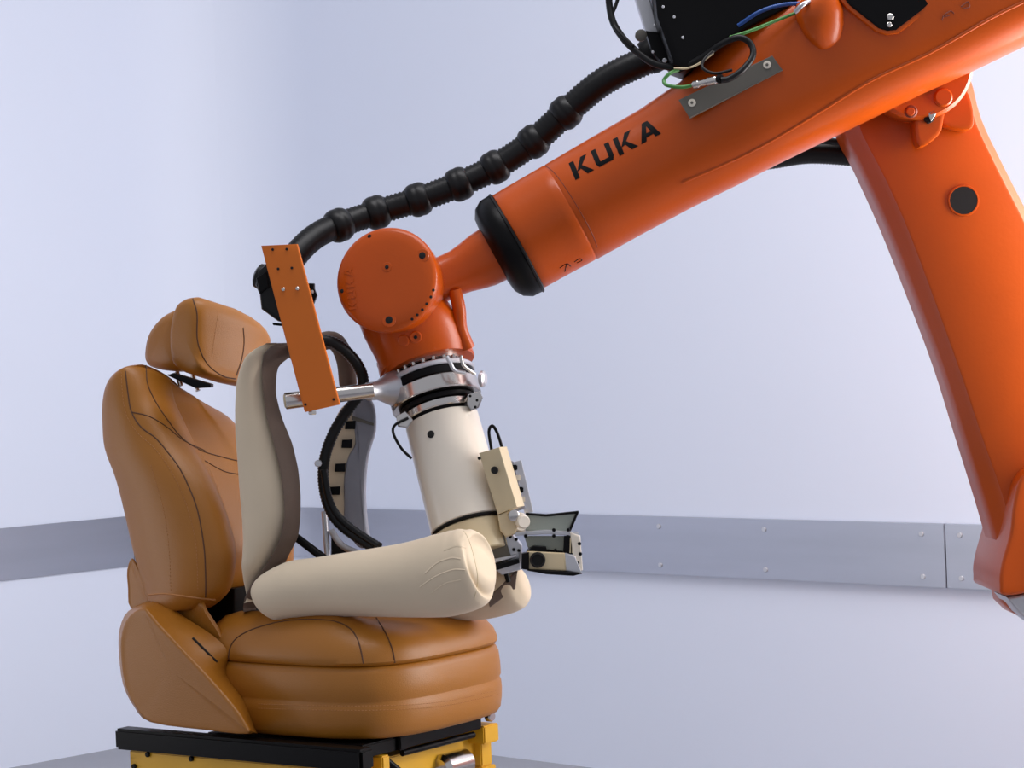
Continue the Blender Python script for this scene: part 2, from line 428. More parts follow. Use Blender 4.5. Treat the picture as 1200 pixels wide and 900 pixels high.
# headrest -------------------------------------------------
head = mesh_obj('headrest', *puff_g(
    [S(x, y, 0.105) for x, y in ((204,427),(200,395),(205,366),(219,351),(229,354),(232,370),(231,395),(235,420),(238,436),(222,436))],
    [S(x, y, 0.105) for x, y in ((204,427),(200,395),(205,366),(219,351),(229,354),(232,370),(231,395),(235,420),(238,436),(222,436))], r=0.001)[:2], M_TAN, seat) if False else None
hn = [(203,427),(199,395),(203,366),(211,352),(226,349),(233,362),(234,395),(236,420),(239,436),(222,437)]
htop = {2: .7, 3: 1.0, 4: 1.0, 5: .9, 6: .4}
hs = []
for y, tsc, dz in ((0.098, .62, 0), (0.101, .82, 0), (0.107, .93, 0), (0.117, .985, 0), (0.13, 1.0, 0), (0.18, 1.01, .014), (0.23, 1.01, .026), (0.28, 1.0, .042), (0.315, .98, .056), (0.335, .94, .066), (0.346, .86, .072), (0.352, .66, .074)):
    base = [S(px, py, 0.11) - L * 0.11 - Z * dz * htop.get(i, 0) - Z * .030 * min(1, (y - .095) / .12) * (1 if i > 6 else .4 if i == 0 else 0) for i, (px, py) in enumerate(hn)]; c = sum(base, V((0, 0, 0))) / len(base)
    hs.append(smooth_closed([c + (p - c) * tsc + L * y + F * (0.012 * math.sin(math.pi * min(1, max(0, (y - .1) / .25)))) for p in base], 5))
g = rings_mesh(hs); head = mesh_obj('headrest', g[0], g[1], M_TAN, seat, angle=60)
hr = [(208,362),(196,364),(182,373),(170,390),(165,410),(166,427),(180,434),(200,436),(208,428),(207,395)]
base = [S(px, py, 0.13) for px, py in hr]; c = sum(base, V((0, 0, 0))) / len(base)
hs = []
for y, tsc in ((0, .6), (.006, .85), (.016, .96), (.04, 1), (.10, 1.02), (.15, .98), (.175, .9), (.187, .6)):
    hs.append(smooth_closed([c + (p - c) * tsc + L * y for p in base], 5))
g = rings_mesh(hs); shell = mesh_obj('headrest_shell', g[0], g[1], M_TAN, seat, angle=60)
th_ = bvh(head); 
pix_slab('headrest_guide', [(196,440),(203,437),(247,450),(247,454),(229,455)], 5.13, 0.05, M_BLK, seat, r=0.003)
tube('headrest_post', [S(207, 436, .17), S(212, 452, .17)], 0.006, M_CHROME, seat, k=2)
tube('headrest_post', [S(226, 440, .28), S(232, 458, .28)], 0.006, M_CHROME, seat, k=2)
# seams
seam('seam', tb, [(171,428),(173,450),(183,472),(197,493),(214,514),(236,528),(262,536),(278,540)], .0016, M_SEAM, seat)
seam('seam', tb, [(147,435),(150,460),(154,482),(165,500),(182,513),(195,528),(210,548),(222,572),(232,600),(239,640),(241,675),(241,700)], .0016, M_SEAM, seat)
seam('seam', tb, [(155,483),(175,488),(195,500),(215,516),(240,528)], .0014, M_SEAM, seat)
seam('seam', tb, [(240,540),(262,552),(280,556)], .0014, M_SEAM, seat)
seam('piping', tb, [(174,697),(195,696),(225,700),(252,703)], .0022, M_STITCH, seat)
stitches('stitching', tb, [(177,545),(184,570),(191,595),(196,625),(199,660),(200,692)], seat)
stitches('stitching', tb, [(142,436),(144,465),(149,488),(162,508),(180,524),(196,545),(210,570),(222,602),(230,640),(232,690)], seat)
seam('seam', th_, [(226,350),(231,368),(231,395),(236,414),(246,430),(262,441),(276,444)], .0015, M_SEAM, seat)
seam('seam', th_, [(285,384),(286,402),(283,422),(277,440)], .0016, M_SEAM, seat)
stitches('stitching', th_, [(256,366),(252,390),(248,420)], seat)
seam('seam', tc, [(276,782),(268,770),(275,750),(300,736),(340,727),(385,727),(408,735),(420,752),(427,783)], .0016, M_SEAM, seat)
seam('seam', tc, [(441,724),(452,742),(460,762),(464,784)], .0016, M_SEAM, seat)
stitches('stitching', ts, [(303,830),(370,832),(450,832),(520,827),(590,812)], seat)
stitches('stitching', ts, [(303,825),(370,827),(450,827),(520,822),(590,807)], seat)

# ------------------------------------------------------------------ stand under the seat
STB = loc(-0.28, 0.23, 0); STB.z = 0
stand = thing('seat_stand', STB, 'yellow steel test stand with black rails carrying the tan car seat', 'stand')
ra, rb = S(140, 862, -0.01), None
# near rail: black bar along F
c0 = S(139, 861, -0.03) - NP; x0 = c0.dot(F); z0 = c0.z
def bar(name, xa, xb, ya, yb, za, zb, m, bev=.003):
    c = loc((xa + xb) / 2, (ya + yb) / 2, (za + zb) / 2)
    return box(name, c, F, L, Z, abs(xb - xa) / 2, abs(yb - ya) / 2, abs(zb - za) / 2, m, stand, bev)
zr = -0.004
bar('rail', x0, 0.02, -0.045, 0.0, zr - .046, zr, M_BLK, .006)
bar('rail', x0, -0.06, 0.43, 0.47, zr - .046, zr, M_BLK, .006)
bar('cross_beam', x0 + .02, x0 + .06, -0.02, 0.5, zr - .12, zr - .05, M_YELLOW)
bar('side_beam', x0 + .02, 0.0, -0.02, 0.02, zr - .12, zr - .05, M_YELLOW)
bar('side_beam', x0 + .02, -0.04, 0.44, 0.48, zr - .12, zr - .05, M_YELLOW)
bar('cross_beam', -0.12, -0.06, -0.02, 0.46, zr - .10, zr - .05, M_YELLOW)
bar('underseat_shade', -0.46, -0.02, 0.01, 0.42, zr - .03, zr - .002, M_BLK)  # black sheet added for the shade under the cushion
bar('side_beam', -0.20, -0.015, 0.42, 0.475, zr - .065, zr - .025, M_YELLOW)
bar('front_bracket', -0.05, -0.01, 0.06, 0.085, zr - .07, zr - .032, M_YELLOW)
bar('track', -0.35, -0.01, 0.12, 0.15, zr - .03, zr, M_BLK)
bar('track', -0.35, -0.05, 0.36, 0.39, zr - .025, zr, M_BLK)
tube('adjuster_tube', [loc(-0.03, 0.15, -0.045), loc(-0.03, 0.40, -0.045)], .007, M_BLK, stand, k=2)
disc('adjuster_end', loc(-0.03, 0.455, -0.012), F, .012, .014, M_CHROME, stand)
tube('motor_cable', [loc(-0.08, 0.10, -0.03), loc(-.05, .11, -.05), loc(-.03, .15, -.09)], .008, M_BLK, stand)
mb = lathe('seat_motor', loc(-0.05, 0.30, -0.105), L, [(0, .02), (.01, .03), (.09, .03), (.1, .02)], M_CHROME, stand)
for (xa, ya) in ((x0 + .04, 0.0), (x0 + .04, .48), (-0.06, 0.0), (-0.06, .46)):
    h = (NP.z + zr - .12); c = loc(xa, ya, 0); c.z = h / 2
    box('leg', c, F, L, Z, .025, .025, h / 2, M_YELLOW, stand)
    c = loc(xa, ya, 0); c.z = .005; box('foot', c, F, L, Z, .05, .05, .005, M_BLK, stand)
for px, py in ((174, 884), (158, 898), (225, 889)):
    p = S(px, py, -0.02); disc('bolt', p, -L, .006, .006, M_BLK, stand, 12)

# ------------------------------------------------------------------ test dummy
dummy = thing('test_dummy', loc(-0.25, .22, .24), 'cream fabric covered torso and thigh dummy with grey foam rims sitting in the car seat', 'dummy')
# near torso pad
def row_loft(rows, y, dep, e, sh=0, sh2=0):
    rr = []
    ii = []
    for a, b in zip(rows, rows[1:]):
        for k in range(4): ii.append([a[q] + (b[q] - a[q]) * k / 4 for q in range(3)])
    ii.append(rows[-1]); sm = [ii[0]] + [[(ii[i - 1][q] + 2 * ii[i][q] + ii[i + 1][q]) / 4 for q in range(3)] for i in range(1, len(ii) - 1)] + [ii[-1]]
    for py, xl, xr in sm:
        a = S(xl + sh, py, y); b = S(xr + sh2, py, y + .02); c = (a + b) / 2; hw = (b - a) / 2; dd = L * min(dep, hw.length * 1.6)
        rr.append([c + hw * math.copysign(abs(math.cos(t)) ** (2 / e), math.cos(t)) + dd * math.copysign(abs(math.sin(t)) ** (2 / e), math.sin(t)) for t in [2 * math.pi * k / 40 for k in range(40)]])
    return rings_mesh(rr)
g = row_loft([(402,312,322),(404,307,326),(409,299,327),(418,290,324),(432,284,318),(450,279,316),(480,277,319),(510,277,326),(540,279,334),(575,281,341),(605,284,342),(630,286,335),(655,286,322),(680,285,309),(696,287,303),(702,289,299),(705,291,296)], .07, .04, 2.4, 5, -2)
mesh_obj('torso_pad', g[0], g[1], M_CREAM, dummy, angle=70)
g = row_loft([(402,330,346),(406,324,350),(415,316,342),(430,311,326),(460,313,323),(490,317,331),(520,326,343),(550,333,350),(580,337,353),(605,338,353),(630,333,350),(655,321,337),(680,303,326),(700,292,312),(712,289,302),(716,292,298)], .075, .03, 4, 0, -5)
mesh_obj('foam_rim', g[0], g[1], M_FOAM, dummy, angle=60)
# arch to the far side
arch_path = [S(345, 414, .085), S(372, 402, .16), S(392, 400, .24), S(404, 420, .30), S(408, 450, .32)]
tube('foam_arch', arch_path, .020, M_FOAM, dummy, n=16)
# far torso pad, inner fabric with black squares
fstrip = [(418,470),(400,478),(388,505),(381,540),(382,575),(390,600),(402,618),(416,620),(412,590),(412,545),(418,510)]
DF = 5.16
pix_slab('inner_lining', fstrip, DF, .02, M_CREAM, dummy, sm=True, k=3, r=.003)
fpad = [(413,470),(430,466),(438,480),(439,505),(433,526),(429,545),(427,580),(429,612),(432,640),(418,640),(404,615),(403,590),(403,560),(408,535),(416,520),(414,495)]
pix_slab('far_torso_pad', fpad, DF - .01, .07, M_GFOAM, dummy, sm=True, k=3, r=.008)
for (cx, cy) in ((414, 498), (410, 520), (402, 548), (396, 575)):
    pix_slab('black_patch', [(cx - 9, cy - 4.5), (cx + 3, cy - 5), (cx + 2, cy + 5), (cx - 10, cy + 5)], DF - .004 - .006, .005, M_BLK, dummy, r=.0005)
tie = [(412,487),(438,496),(438,499),(412,492)]
pix_slab('strap', tie, DF - .02, .004, M_GREY, dummy, r=.0005)
# thighs
def limb(name, stations, m, parent, n=36, wr=0.0, endcap=True):
    pts = [s[0] for s in stations]; rings = []
    K = 6; path = smooth_open(pts, K)
    rad = []
    for i in range(len(stations) - 1):
        for k in range(K): 
            t = k / K; rad.append([stations[i][1][q] * (1 - t) + stations[i + 1][1][q] * t for q in (0, 1)])
    rad.append(stations[-1][1])
    for i, p in enumerate(path):
        t = (path[min(i + 1, len(path) - 1)] - path[max(i - 1, 0)]).normalized()
        h = (Z - t * Z.dot(t)).normalized(); w = t.cross(h)
        rings.append([p + (h * math.sin(a) * rad[i][0] + w * math.cos(a) * rad[i][1]) * (1 + wr * math.sin(9 * a + i * .7) * math.exp(-((i - len(path) * .82) / 3.0) ** 2)) for a in [2 * math.pi * j / n for j in range(n)]])
    return rings
def T3(px, py, d): return P(px, py, d)
q = lambda n: PX(4.85, n)
near = [(T3(304, 709, 5.03), (q(9), q(8))), (T3(308, 706, 5.03), (q(21), q(20))), (T3(318, 700, 5.02), (q(30), q(28))), (T3(345, 691, 5.00), (q(35), q(34))), (T3(375, 688, 4.98), (q(36), q(36))), (T3(420, 684, 4.94), (q(39), q(40))), (T3(475, 680, 4.90), (q(44), q(42))),
        (T3(515, 675, 4.865), (q(49), q(43))), (T3(540, 669, 4.845), (q(49), q(42))), (T3(553, 664, 4.835), (q(47), q(40))), (T3(561, 661, 4.83), (q(42), q(35))), (T3(565, 660, 4.826), (q(33), q(27))), (T3(567, 659, 4.824), (q(15), q(12)))]
g = rings_mesh(limb('thigh', near, M_CREAM, dummy, wr=.02)); thigh = mesh_obj('thigh', g[0], g[1], M_CREAM, dummy, angle=70)
farl = [(T3(400, 690, 5.20), (q(20), q(20))), (T3(440, 692, 5.18), (q(32), q(32))), (T3(500, 696, 5.13), (q(33), q(33))), (T3(560, 696, 5.08), (q(32), q(32))), (T3(595, 690, 5.05), (q(30), q(30))), (T3(608, 686, 5.04), (q(26), q(25))), (T3(614, 684, 5.035), (q(18), q(17))), (T3(617, 683, 5.033), (q(8), q(8)))]
g = rings_mesh(limb('thigh', farl, M_CREAM, dummy)); mesh_obj('thigh', g[0], g[1], M_CREAM, dummy, angle=70)
# wrinkles on the near thigh
tt = bvh(thigh)
for pts in ([(498,672),(512,660),(528,654),(540,655)], [(492,688),(510,676),(530,668),(545,668)], [(505,696),(522,684),(540,680)], [(520,645),(534,640),(546,642)]):
    seam('wrinkle', tt, pts, .003, M_CREAM, dummy, off=-.0019)
seam('seam', tt, [(541,618),(549,632),(556,655),(560,680),(556,702)], .0008, M_BEIGE, dummy)
tube('strut', [P(345, 628, 5.08), P(382, 656, 5.05)], PX(5, 5), M_BLK, dummy, k=2)
tube('strut', [P(380, 600, 5.14), P(384, 655, 5.1)], PX(5, 3.5), M_ALU, dummy, k=2)
tube('strut', [P(388, 622, 5.12), P(402, 640, 5.1), P(430, 652, 5.06)], PX(5, 4), M_ALU, dummy)
pix_slab('gusset', [(388,630),(396,632),(412,652),(388,656)], 5.12, .02, M_BLK, dummy)
# hoses down the dummy
hosed = thing('dummy_hose', P(378, 560, 5.07), 'thin black corrugated hose curving down behind the steel bar into the dummy lap', 'hose')
def ridged(base, amp, pitch): return lambda i, t, s: base + amp * (1 if i % 2 else -1)
pth = [P(372, 398, 5.02), P(392, 402, 5.03), P(412, 418, 5.05), P(424, 438, 5.07), P(424, 458, 5.09), P(408, 480, 5.09), P(392, 505, 5.08), P(381, 535, 5.08), P(379, 565, 5.08), P(386, 595, 5.07), P(402, 617, 5.06), P(440, 643, 5.03)]
g = tube_g(pth, 0, n=12, step=.0034, rfun=ridged(PX(5.05, 6.6), .001, 0)); mesh_obj('corrugated_tube', g[0], g[1], M_BLACK, hosed, angle=80)
pth2 = [P(379, 550, 5.06), P(386, 585, 5.06), P(398, 606, 5.05), P(420, 624, 5.03), P(445, 640, 5.0)]
g = tube_g(pth2, 0, n=10, step=.003, rfun=ridged(PX(5.05, 4.2), .0007, 0)); mesh_obj('corrugated_tube', g[0], g[1], M_BLACK, hosed, angle=80)
disc('hose_clip', P(373, 543, 5.03), -fw, .008, .01, M_ALU, hosed, 8)

# ------------------------------------------------------------------ tool column
TA, TB = P(503, 438, 5.12), P(552, 622, 5.00)
tax = (TB - TA).normalized(); TL = (TB - TA).length; u_ = TL / 190.4       # metres per pixel-along-axis
tool = thing('robot_tool', TB, 'cream enamelled cylinder tool with turned steel rings hanging below the robot wrist', 'robot tool')
def tl(name, s0, s1, r, m, r2=None, bev=1.2):
    r2 = r2 or r
    return lathe(name, TA, tax, [(s0 * u_, (r - bev) * u_ * .97), ((s0 + bev) * u_, r * u_ * .97), ((s1 - bev) * u_, r2 * u_ * .97), (s1 * u_, (r2 - bev) * u_ * .97)], m, tool, n=56)
tl('flange', -12, -2, 44, M_CHROME)
tl('flange_plate', 3, 9, 53, M_ALU)
tl('core', -2, 60, 38, M_BLK)
tl('rubber_ring', 9, 19, 51, M_BLK)
tl('steel_ring', 20, 37, 53, M_CHROME)
tl('rubber_ring', 38, 44, 45, M_BLK)
tl('steel_ring', 45, 54, 43.5, M_CHROME)
cyl = tl('cylinder', 58, 184, 43, M_WHITE, 45)
tl('retaining_band', 185, 188, 45.5, M_BLK)
tl('lower_cylinder', 188, 222, 43, M_BEIGE, 38)
tcx = bvh(cyl)
for px, py, r in ((505, 509, 4.5), (567, 503, 4)):
    h = cast(tcx, px, py)
    if h: disc('hole_plug', h[0] - h[1] * .001, h[1], PX(5, r), .003, M_HOLE, tool)
h = cast(tcx, 553, 537)
for k in range(9):     # cap screws under the wrist
    a = -2.6 + k * .25; uu, ww = basis(tax)
    d = (rt * math.cos(a) - fw * math.sin(-a)); d = (d - tax * d.dot(tax)).normalized()
    lathe('cap_screw', TA + tax * (-2 * u_) + d * 46 * u_, tax, [(0, .0045), (.007, .0045)], M_CHROME, tool, n=10)
# clamp lug on the left, right knob
lathe('clamp_lug', P(430, 459, 5.02), P(474, 454, 5.09) - P(430, 459, 5.02), [(0, PX(5, 9)), (.004, PX(5, 11)), (.028, PX(5, 11)), (.045, PX(5, 15)), (.075, PX(5, 22))], M_ALU, tool, n=28)
pix_slab('cable_clip', [(464,488),(475,482),(484,492),(478,502),(466,500)], 4.99, .02, M_CHROME, tool, r=.003)
tube('sensor_cable', [P(478, 490, 4.98), P(463, 498, 4.97), P(461, 508, 4.97), P(470, 525, 4.97), P(482, 537, 4.98)], PX(5, 1.7), M_BLK, tool)
lathe('side_knob', P(562, 444, 5.05), (rt + fw * -.3), [(0, .012), (.004, .018), (.010, .018), (.014, .012)], M_ALU, tool)
tube('air_fitting', [P(524, 418, 4.99), P(528, 426, 4.985), P(533, 434, 4.99), P(545, 437, 5.0)], PX(5, 2.4), M_ALU, tool)
tube('air_fitting', [P(540, 418, 4.99), P(543, 428, 4.99), P(556, 438, 5.01)], PX(5, 2.2), M_CHROME, tool)
pix_slab('clamp_latch', [(548,462),(562,458),(566,466),(561,478),(552,482),(547,474)], 5.02, .03, M_CHROME, tool, r=.003)
for px, py in ((551, 464), (559, 469), (557, 477)): disc('bolt', P(px, py, 5.018), -fw, .003, .003, M_BLK, tool, 8)
# beige box on the cylinder's side
bxn = (fw + rt * .35).normalized()
bb = pix_slab('amplifier_box', [(561,531),(585,524),(606,594),(583,603)], 4.93, .05, M_BEIGE, tool, nrm=bxn, r=.002)
disc('port', P(580, 551, 4.925), -bxn, PX(5, 4.5), .004, M_HOLE, tool)
disc('port', P(562, 537, 4.93), -bxn, PX(5, 2), .003, M_HOLE, tool)
tube('cable_loop', [P(576, 527, 4.96), P(573, 506, 4.96), P(577, 499, 4.96), P(583, 508, 4.96), P(590, 530, 4.97)], PX(5, 1.8), M_BLK, tool)
pix_slab('mounting_board', [(588,535),(602,541),(616,596),(604,600)], 4.99, .012, M_GFOAM, tool)
pix_slab('side_plate', [(598,543),(611,539),(625,600),(615,602),(603,566)], 5.0, .02, M_ALU, tool)
for px, py in ((603, 548), (607, 560), (610, 574), (612, 585)): box('connector', P(px, py, 4.985), rt, up, fw, .006, .006, .005, random.choice((M_BLK, M_WHITE)), tool)
pix_slab('clevis', [(583,604),(597,598),(608,612),(604,626),(593,630),(586,622)], 4.93, .05, M_BEIGE, tool, r=.004)
lathe('pivot_housing', P(604, 612, 4.97), -fw + rt * .5, [(-.02, .02), (.02, .022), (.028, .016)], M_WHITE, tool)
lathe('pivot_pin', P(601, 604, 4.92), -fw + rt * .3, [(0, .012), (.008, .012), (.01, .008)], M_CHROME, tool)
disc('pivot_knob', P(611, 611, 4.93), -fw + rt * .3, PX(5, 8), .02, M_WHITE, tool)
pix_slab('hip_block', [(558,622),(566,618),(588,612),(612,640),(610,668),(588,674),(566,655)], 4.96, .08, M_ALU, tool, r=.004)
pix_slab('dark_gusset', [(566,640),(590,626),(600,655),(580,662)], 4.95, .02, M_GREY, tool)
for px, py in ((598, 629), (605, 632), (602, 644), (608, 645), (593, 623)): disc('bolt', P(px, py, 4.957), -fw, PX(5, 2), .003, M_BLK, tool, 8)
pix_slab('pivot_bar', [(578,663),(608,655),(609,660),(580,669)], 4.93, .03, M_BLK, tool)
pix_slab('pivot_bar', [(574,656),(604,650),(605,653),(576,661)], 4.94, .03, M_ALU, tool)
tube('lap_strut', [P(592, 668, 4.98), P(596, 682, 4.98)], PX(5, 3), M_BLK, tool, k=2)
pix_slab('lap_block', [(572,700),(606,668),(604,690),(574,712)], 5.0, .06, M_FOAM, tool, r=.003)

# camera/sensor head at the knee
sens = thing('sensor_head', P(648, 640, 4.93), 'small metal bracket with camera block and dark rimmed plate in front of the dummy knees', 'sensor')
pix_slab('screen_plate', [(616,602),(640,604),(676,600),(664,626),(616,622)], 4.95, .004, M_GLASSY, sens)
for a, b in (((616, 602), (640, 604)), ((640, 604), (678, 600)), ((677, 600), (665, 628))):
    tube('plate_rim', [P(*a, 4.948), P(*b, 4.948)], PX(5, 1.5), M_BLK, sens, k=2)
pix_slab('arm_bar', [(604,624),(640,621),(678,624),(678,628),(640,626),(604,628)], 4.93, .02, M_ALU, sens)
pix_slab('back_plate', [(614,628),(672,628),(668,648),(620,646)], 4.95, .006, M_GLASSY, sens)
pix_slab('end_plate', [(668,624),(680,628),(683,668),(674,673),(670,640)], 4.925, .02, M_WHITE, sens)
pix_slab('ribbon_connector', [(661,628),(676,628),(674,650),(660,648)], 4.93, .012, M_BLK, sens)
for k in range(3): pix_slab('contact', [(668 + 2.6 * k, 630), (669.4 + 2.6 * k, 630), (668.8 + 2.6 * k, 648), (667.4 + 2.6 * k, 648)], 4.926, .002, M_BEIGE, sens, r=.0003)
pix_slab('camera_block', [(618,646),(662,648),(664,669),(618,667)], 4.91, .03, M_BEIGE, sens, r=.002)
pix_slab('block_end', [(611,649),(620,647),(620,668),(611,667)], 4.905, .035, M_BLK, sens)
pix_slab('block_cover', [(617,646),(625,640),(640,641),(642,647),(664,648)], 4.915, .03, M_BLK, sens)
pix_slab('end_block', [(662,648),(674,652),(682,672),(663,669)], 4.91, .03, M_ALU, sens)
pix_slab('base_bar', [(618,668),(664,670),(682,672),(672,675),(640,673)], 4.90, .04, M_BLK, sens)
lathe('lens', P(630, 656, 4.908), -fw, [(-.002, PX(5, 9)), (.008, PX(5, 9)), (.009, PX(5, 7)), (.005, PX(5, 6.5)), (.004, PX(5, 1))], M_HOLE, sens)
for px, py in ((649, 621), (649, 628), (616, 628), (666, 621), (679, 637), (680, 649), (677, 660), (651, 645)): disc('bolt', P(px, py, 4.92), -fw, PX(5, 2.2), .004, M_BLK, sens, 8)

# ------------------------------------------------------------------ orange bracket plate with steel bar
brk = thing('bracket_plate', P(365, 470, 4.95), 'long flat orange plate clamped to a short steel bar left of the wrist', 'bracket')
pn = (fw + rt * .12).normalized()
pix_slab('plate', [(306,288),(348,286),(398,474),(357,483)], 4.93, .012, M_PLATE, brk, nrm=pn, r=.001)
for px, py in ((319.6, 292.4), (336, 292), (326, 315), (342, 314), (358, 474), (391, 468)): disc('bolt_hole', PPL(px, py, P(352, 383, 4.929), pn), -pn, PX(5, 1.6), .0015, M_HOLE, brk, 10)
for px, py in ((332, 339), (348.5, 338)):
    disc('screw', PPL(px, py, P(352, 383, 4.929), pn), -pn, PX(5, 2.2), .003, M_CHROME, brk, 10)
lathe('steel_bar', P(334, 470, 4.985), P(440, 457, 5.02) - P(334, 470, 4.985), [(0, PX(5, 9)), (.002, PX(5, 10)), (.19, PX(5, 9))], M_CHROME, brk, n=32)
lathe('bar_end', P(334, 470, 4.985), P(334, 470, 4.985) - P(440, 457, 5.02), [(0, PX(5, 8)), (.002, PX(5, 7.5))], M_BEIGE, brk)
disc('nut', P(366, 481, 4.945), -up, PX(5, 5), .009, M_CHROME, brk, 6)

# ------------------------------------------------------------------ main hose
hose = thing('cable_hose', P(580, 196, 5.2), 'thick black corrugated cable hose with rubber ball rings running above the robot arm', 'hose')
hp = [P(330, 345, 5.05), P(333, 322, 5.05), P(350, 295, 5.08), P(371, 276, 5.12), P(397, 264, 5.16), P(441, 249, 5.2), P(490, 234, 5.2), P(538, 216, 5.2), P(580, 196, 5.2), P(625, 166, 5.19), P(663, 132, 5.17), P(705, 97, 5.15), P(750, 74, 5.13), P(800, 55, 5.12)]
def hr_(i, t, s): return PX(5.15, 14 + 3.0 * t) + .0014 * (1 if i % 2 else -1)
g = tube_g(hp, 0, n=20, step=.0048, rfun=hr_); mesh_obj('corrugated_tube', g[0], g[1], M_BLACK, hose, angle=80)
for i, (px, py) in enumerate(((397, 264), (441, 249), (490, 234), (538, 216), (580, 196), (625, 166), (663, 132))):
    a, b = hp[3 + i], hp[5 + i]; d = (b - a).normalized(); R = PX(5.18, 20.5)
    prof = []
    for k in range(17):
        t = -1 + k / 8; prof.append((t * PX(5.18, 13.5), PX(5.18, 13) + (R - PX(5.18, 13)) * math.sqrt(max(0, 1 - abs(t) ** 2.0)) * (1 - .10 * math.exp(-(t * 5) ** 2))))
    lathe('ball_ring', hp[4 + i], d, prof, M_BLACK, hose, n=28, angle=80)
# clamp cluster behind the orange plate
cl = thing('hose_clamp', P(325, 345, 5.0), 'black swivel hose clamp behind the top of the flat orange plate', 'clamp')
lathe('clamp_body', P(322, 330, 4.99), P(345, 352, 4.99) - P(300, 335, 5.0), [(-.045, .016), (-.04, .026), (-.02, .03), (.02, .03), (.05, .027), (.055, .02)], M_BLACK, cl, n=12)
pix_slab('clamp_shell', [(302,318),(312,308),(330,310),(345,350),(342,382),(325,376),(306,362),(304,345),(299,334)], 4.96, .07, M_BLACK, cl, r=.008)
pix_slab('clamp_ear', [(300,326),(312,318),(316,336),(304,344)], 4.95, .04, M_BLK, cl, r=.004)
pix_slab('clamp_ear', [(356,332),(368,332),(368,338),(371,346),(367,356),(360,358)], 4.96, .03, M_BLK, cl, r=.002)
pix_slab('clip', [(319,378),(330,379),(330,382),(320,381)], 4.955, .01, M_BLK, cl)
disc('screw', P(366, 342, 4.958), -fw, .004, .004, M_CHROME, cl, 8)

# ------------------------------------------------------------------ robot
ROB = P(1420, 760, 5.25); ROB.z = 0
rob = thing('industrial_robot', ROB, 'large orange industrial robot arm reaching in from the right over the car seat', 'robot arm')
# forearm loft
def sec(px, py, d, hu, hv, e, n=56, dirn=None):
    """section at pixel, half size hu (px, in picture plane) and hv (px, along view), superellipse exponent e"""
    c = P(px, py, d); k = d / FPX; fwd = fw
    out = []
    for j in range(n):
        a = 2 * math.pi * j / n; cc, ss = math.cos(a), math.sin(a)
        x = math.copysign(abs(cc) ** (2 / e), cc); y = math.copysign(abs(ss) ** (2 / e), ss)
        out.append(c + dirn * x * hu * k + fwd * y * hv * k)
    return out
aang = math.radians(29.3)
adir = (rt * math.cos(aang) + up * math.sin(aang)); aper = (up * math.cos(aang) - rt * math.sin(aang))
fst = [(602,286,5.10,59,59,2.0),(606,284,5.10,62,62,2.0),(640,264.5,5.09,62.5,62.5,2.0),(666,250,5.08,63,63,2.02),(668,249,5.08,62.3,62.3,2.02),(670,248,5.08,63.2,63.2,2.02),(726,216,5.06,64,64,2.1),(780,186,5.04,65,66,2.2),(830,157,5.02,69,70,2.4),
       (876,122,5.0,79,76,2.6),(924,91,4.99,86,80,2.8),(979,60,4.98,90,84,3.0),(1035,30,4.97,92,86,3.2),(1096,-2,4.96,96,88,3.2),(1180,-38,4.95,92,90,3.2),(1280,-92,4.94,92,90,3.2),(1300,-103,4.94,84,80,3.0)]
dense = []
rr = [sec(x, y, d, a, b, e, dirn=aper) for x, y, d, a, b, e in fst]
for i in range(len(rr) - 1):
    for k in range(3):
        t = k / 3; dense.append([p.lerp(q2, t) for p, q2 in zip(rr[i], rr[i + 1])])
dense.append(rr[-1])
g = rings_mesh(dense); forearm = mesh_obj('forearm', g[0], g[1], M_ORANGE, rob, angle=35)
tf = bvh(forearm)
# black end band
lathe('wrist_collar', P(606, 284.5, 5.10), -(adir), [(-PX(5.1, 3), PX(5.1, 60)), (0, PX(5.1, 64.5)), (PX(5.1, 14), PX(5.1, 64)), (PX(5.1, 24), PX(5.1, 58)), (PX(5.1, 30), PX(5.1, 48)), (PX(5.1, 32), PX(5.1, 30))], M_BLK, rob, n=56, angle=60)
lathe('collar_ring', P(607, 284, 5.10), -(adir), [(0, PX(5.1, 64)), (PX(5.1, 1), PX(5.1, 65.6)), (PX(5.1, 3), PX(5.1, 65.6)), (PX(5.1, 4), PX(5.1, 64))], M_BLACK, rob, n=56)
# wrist neck
WC = P(452, 327, 4.98)
n0 = P(588, 296, 5.10); n1 = P(505, 330, 5.10)
g = rings_mesh([[p for p in sec(x, y, 5.1, a, b, 2.6, n=32, dirn=(up * .87 - rt * .49))] for x, y, a, b in ((582,296,34,34),(566,305,33,33),(553,312,30,31),(540,318,27,30),(525,324,26,30),(500,332,30,34))])
mesh_obj('wrist_neck', g[0], g[1], M_ORANGE, rob, angle=50)
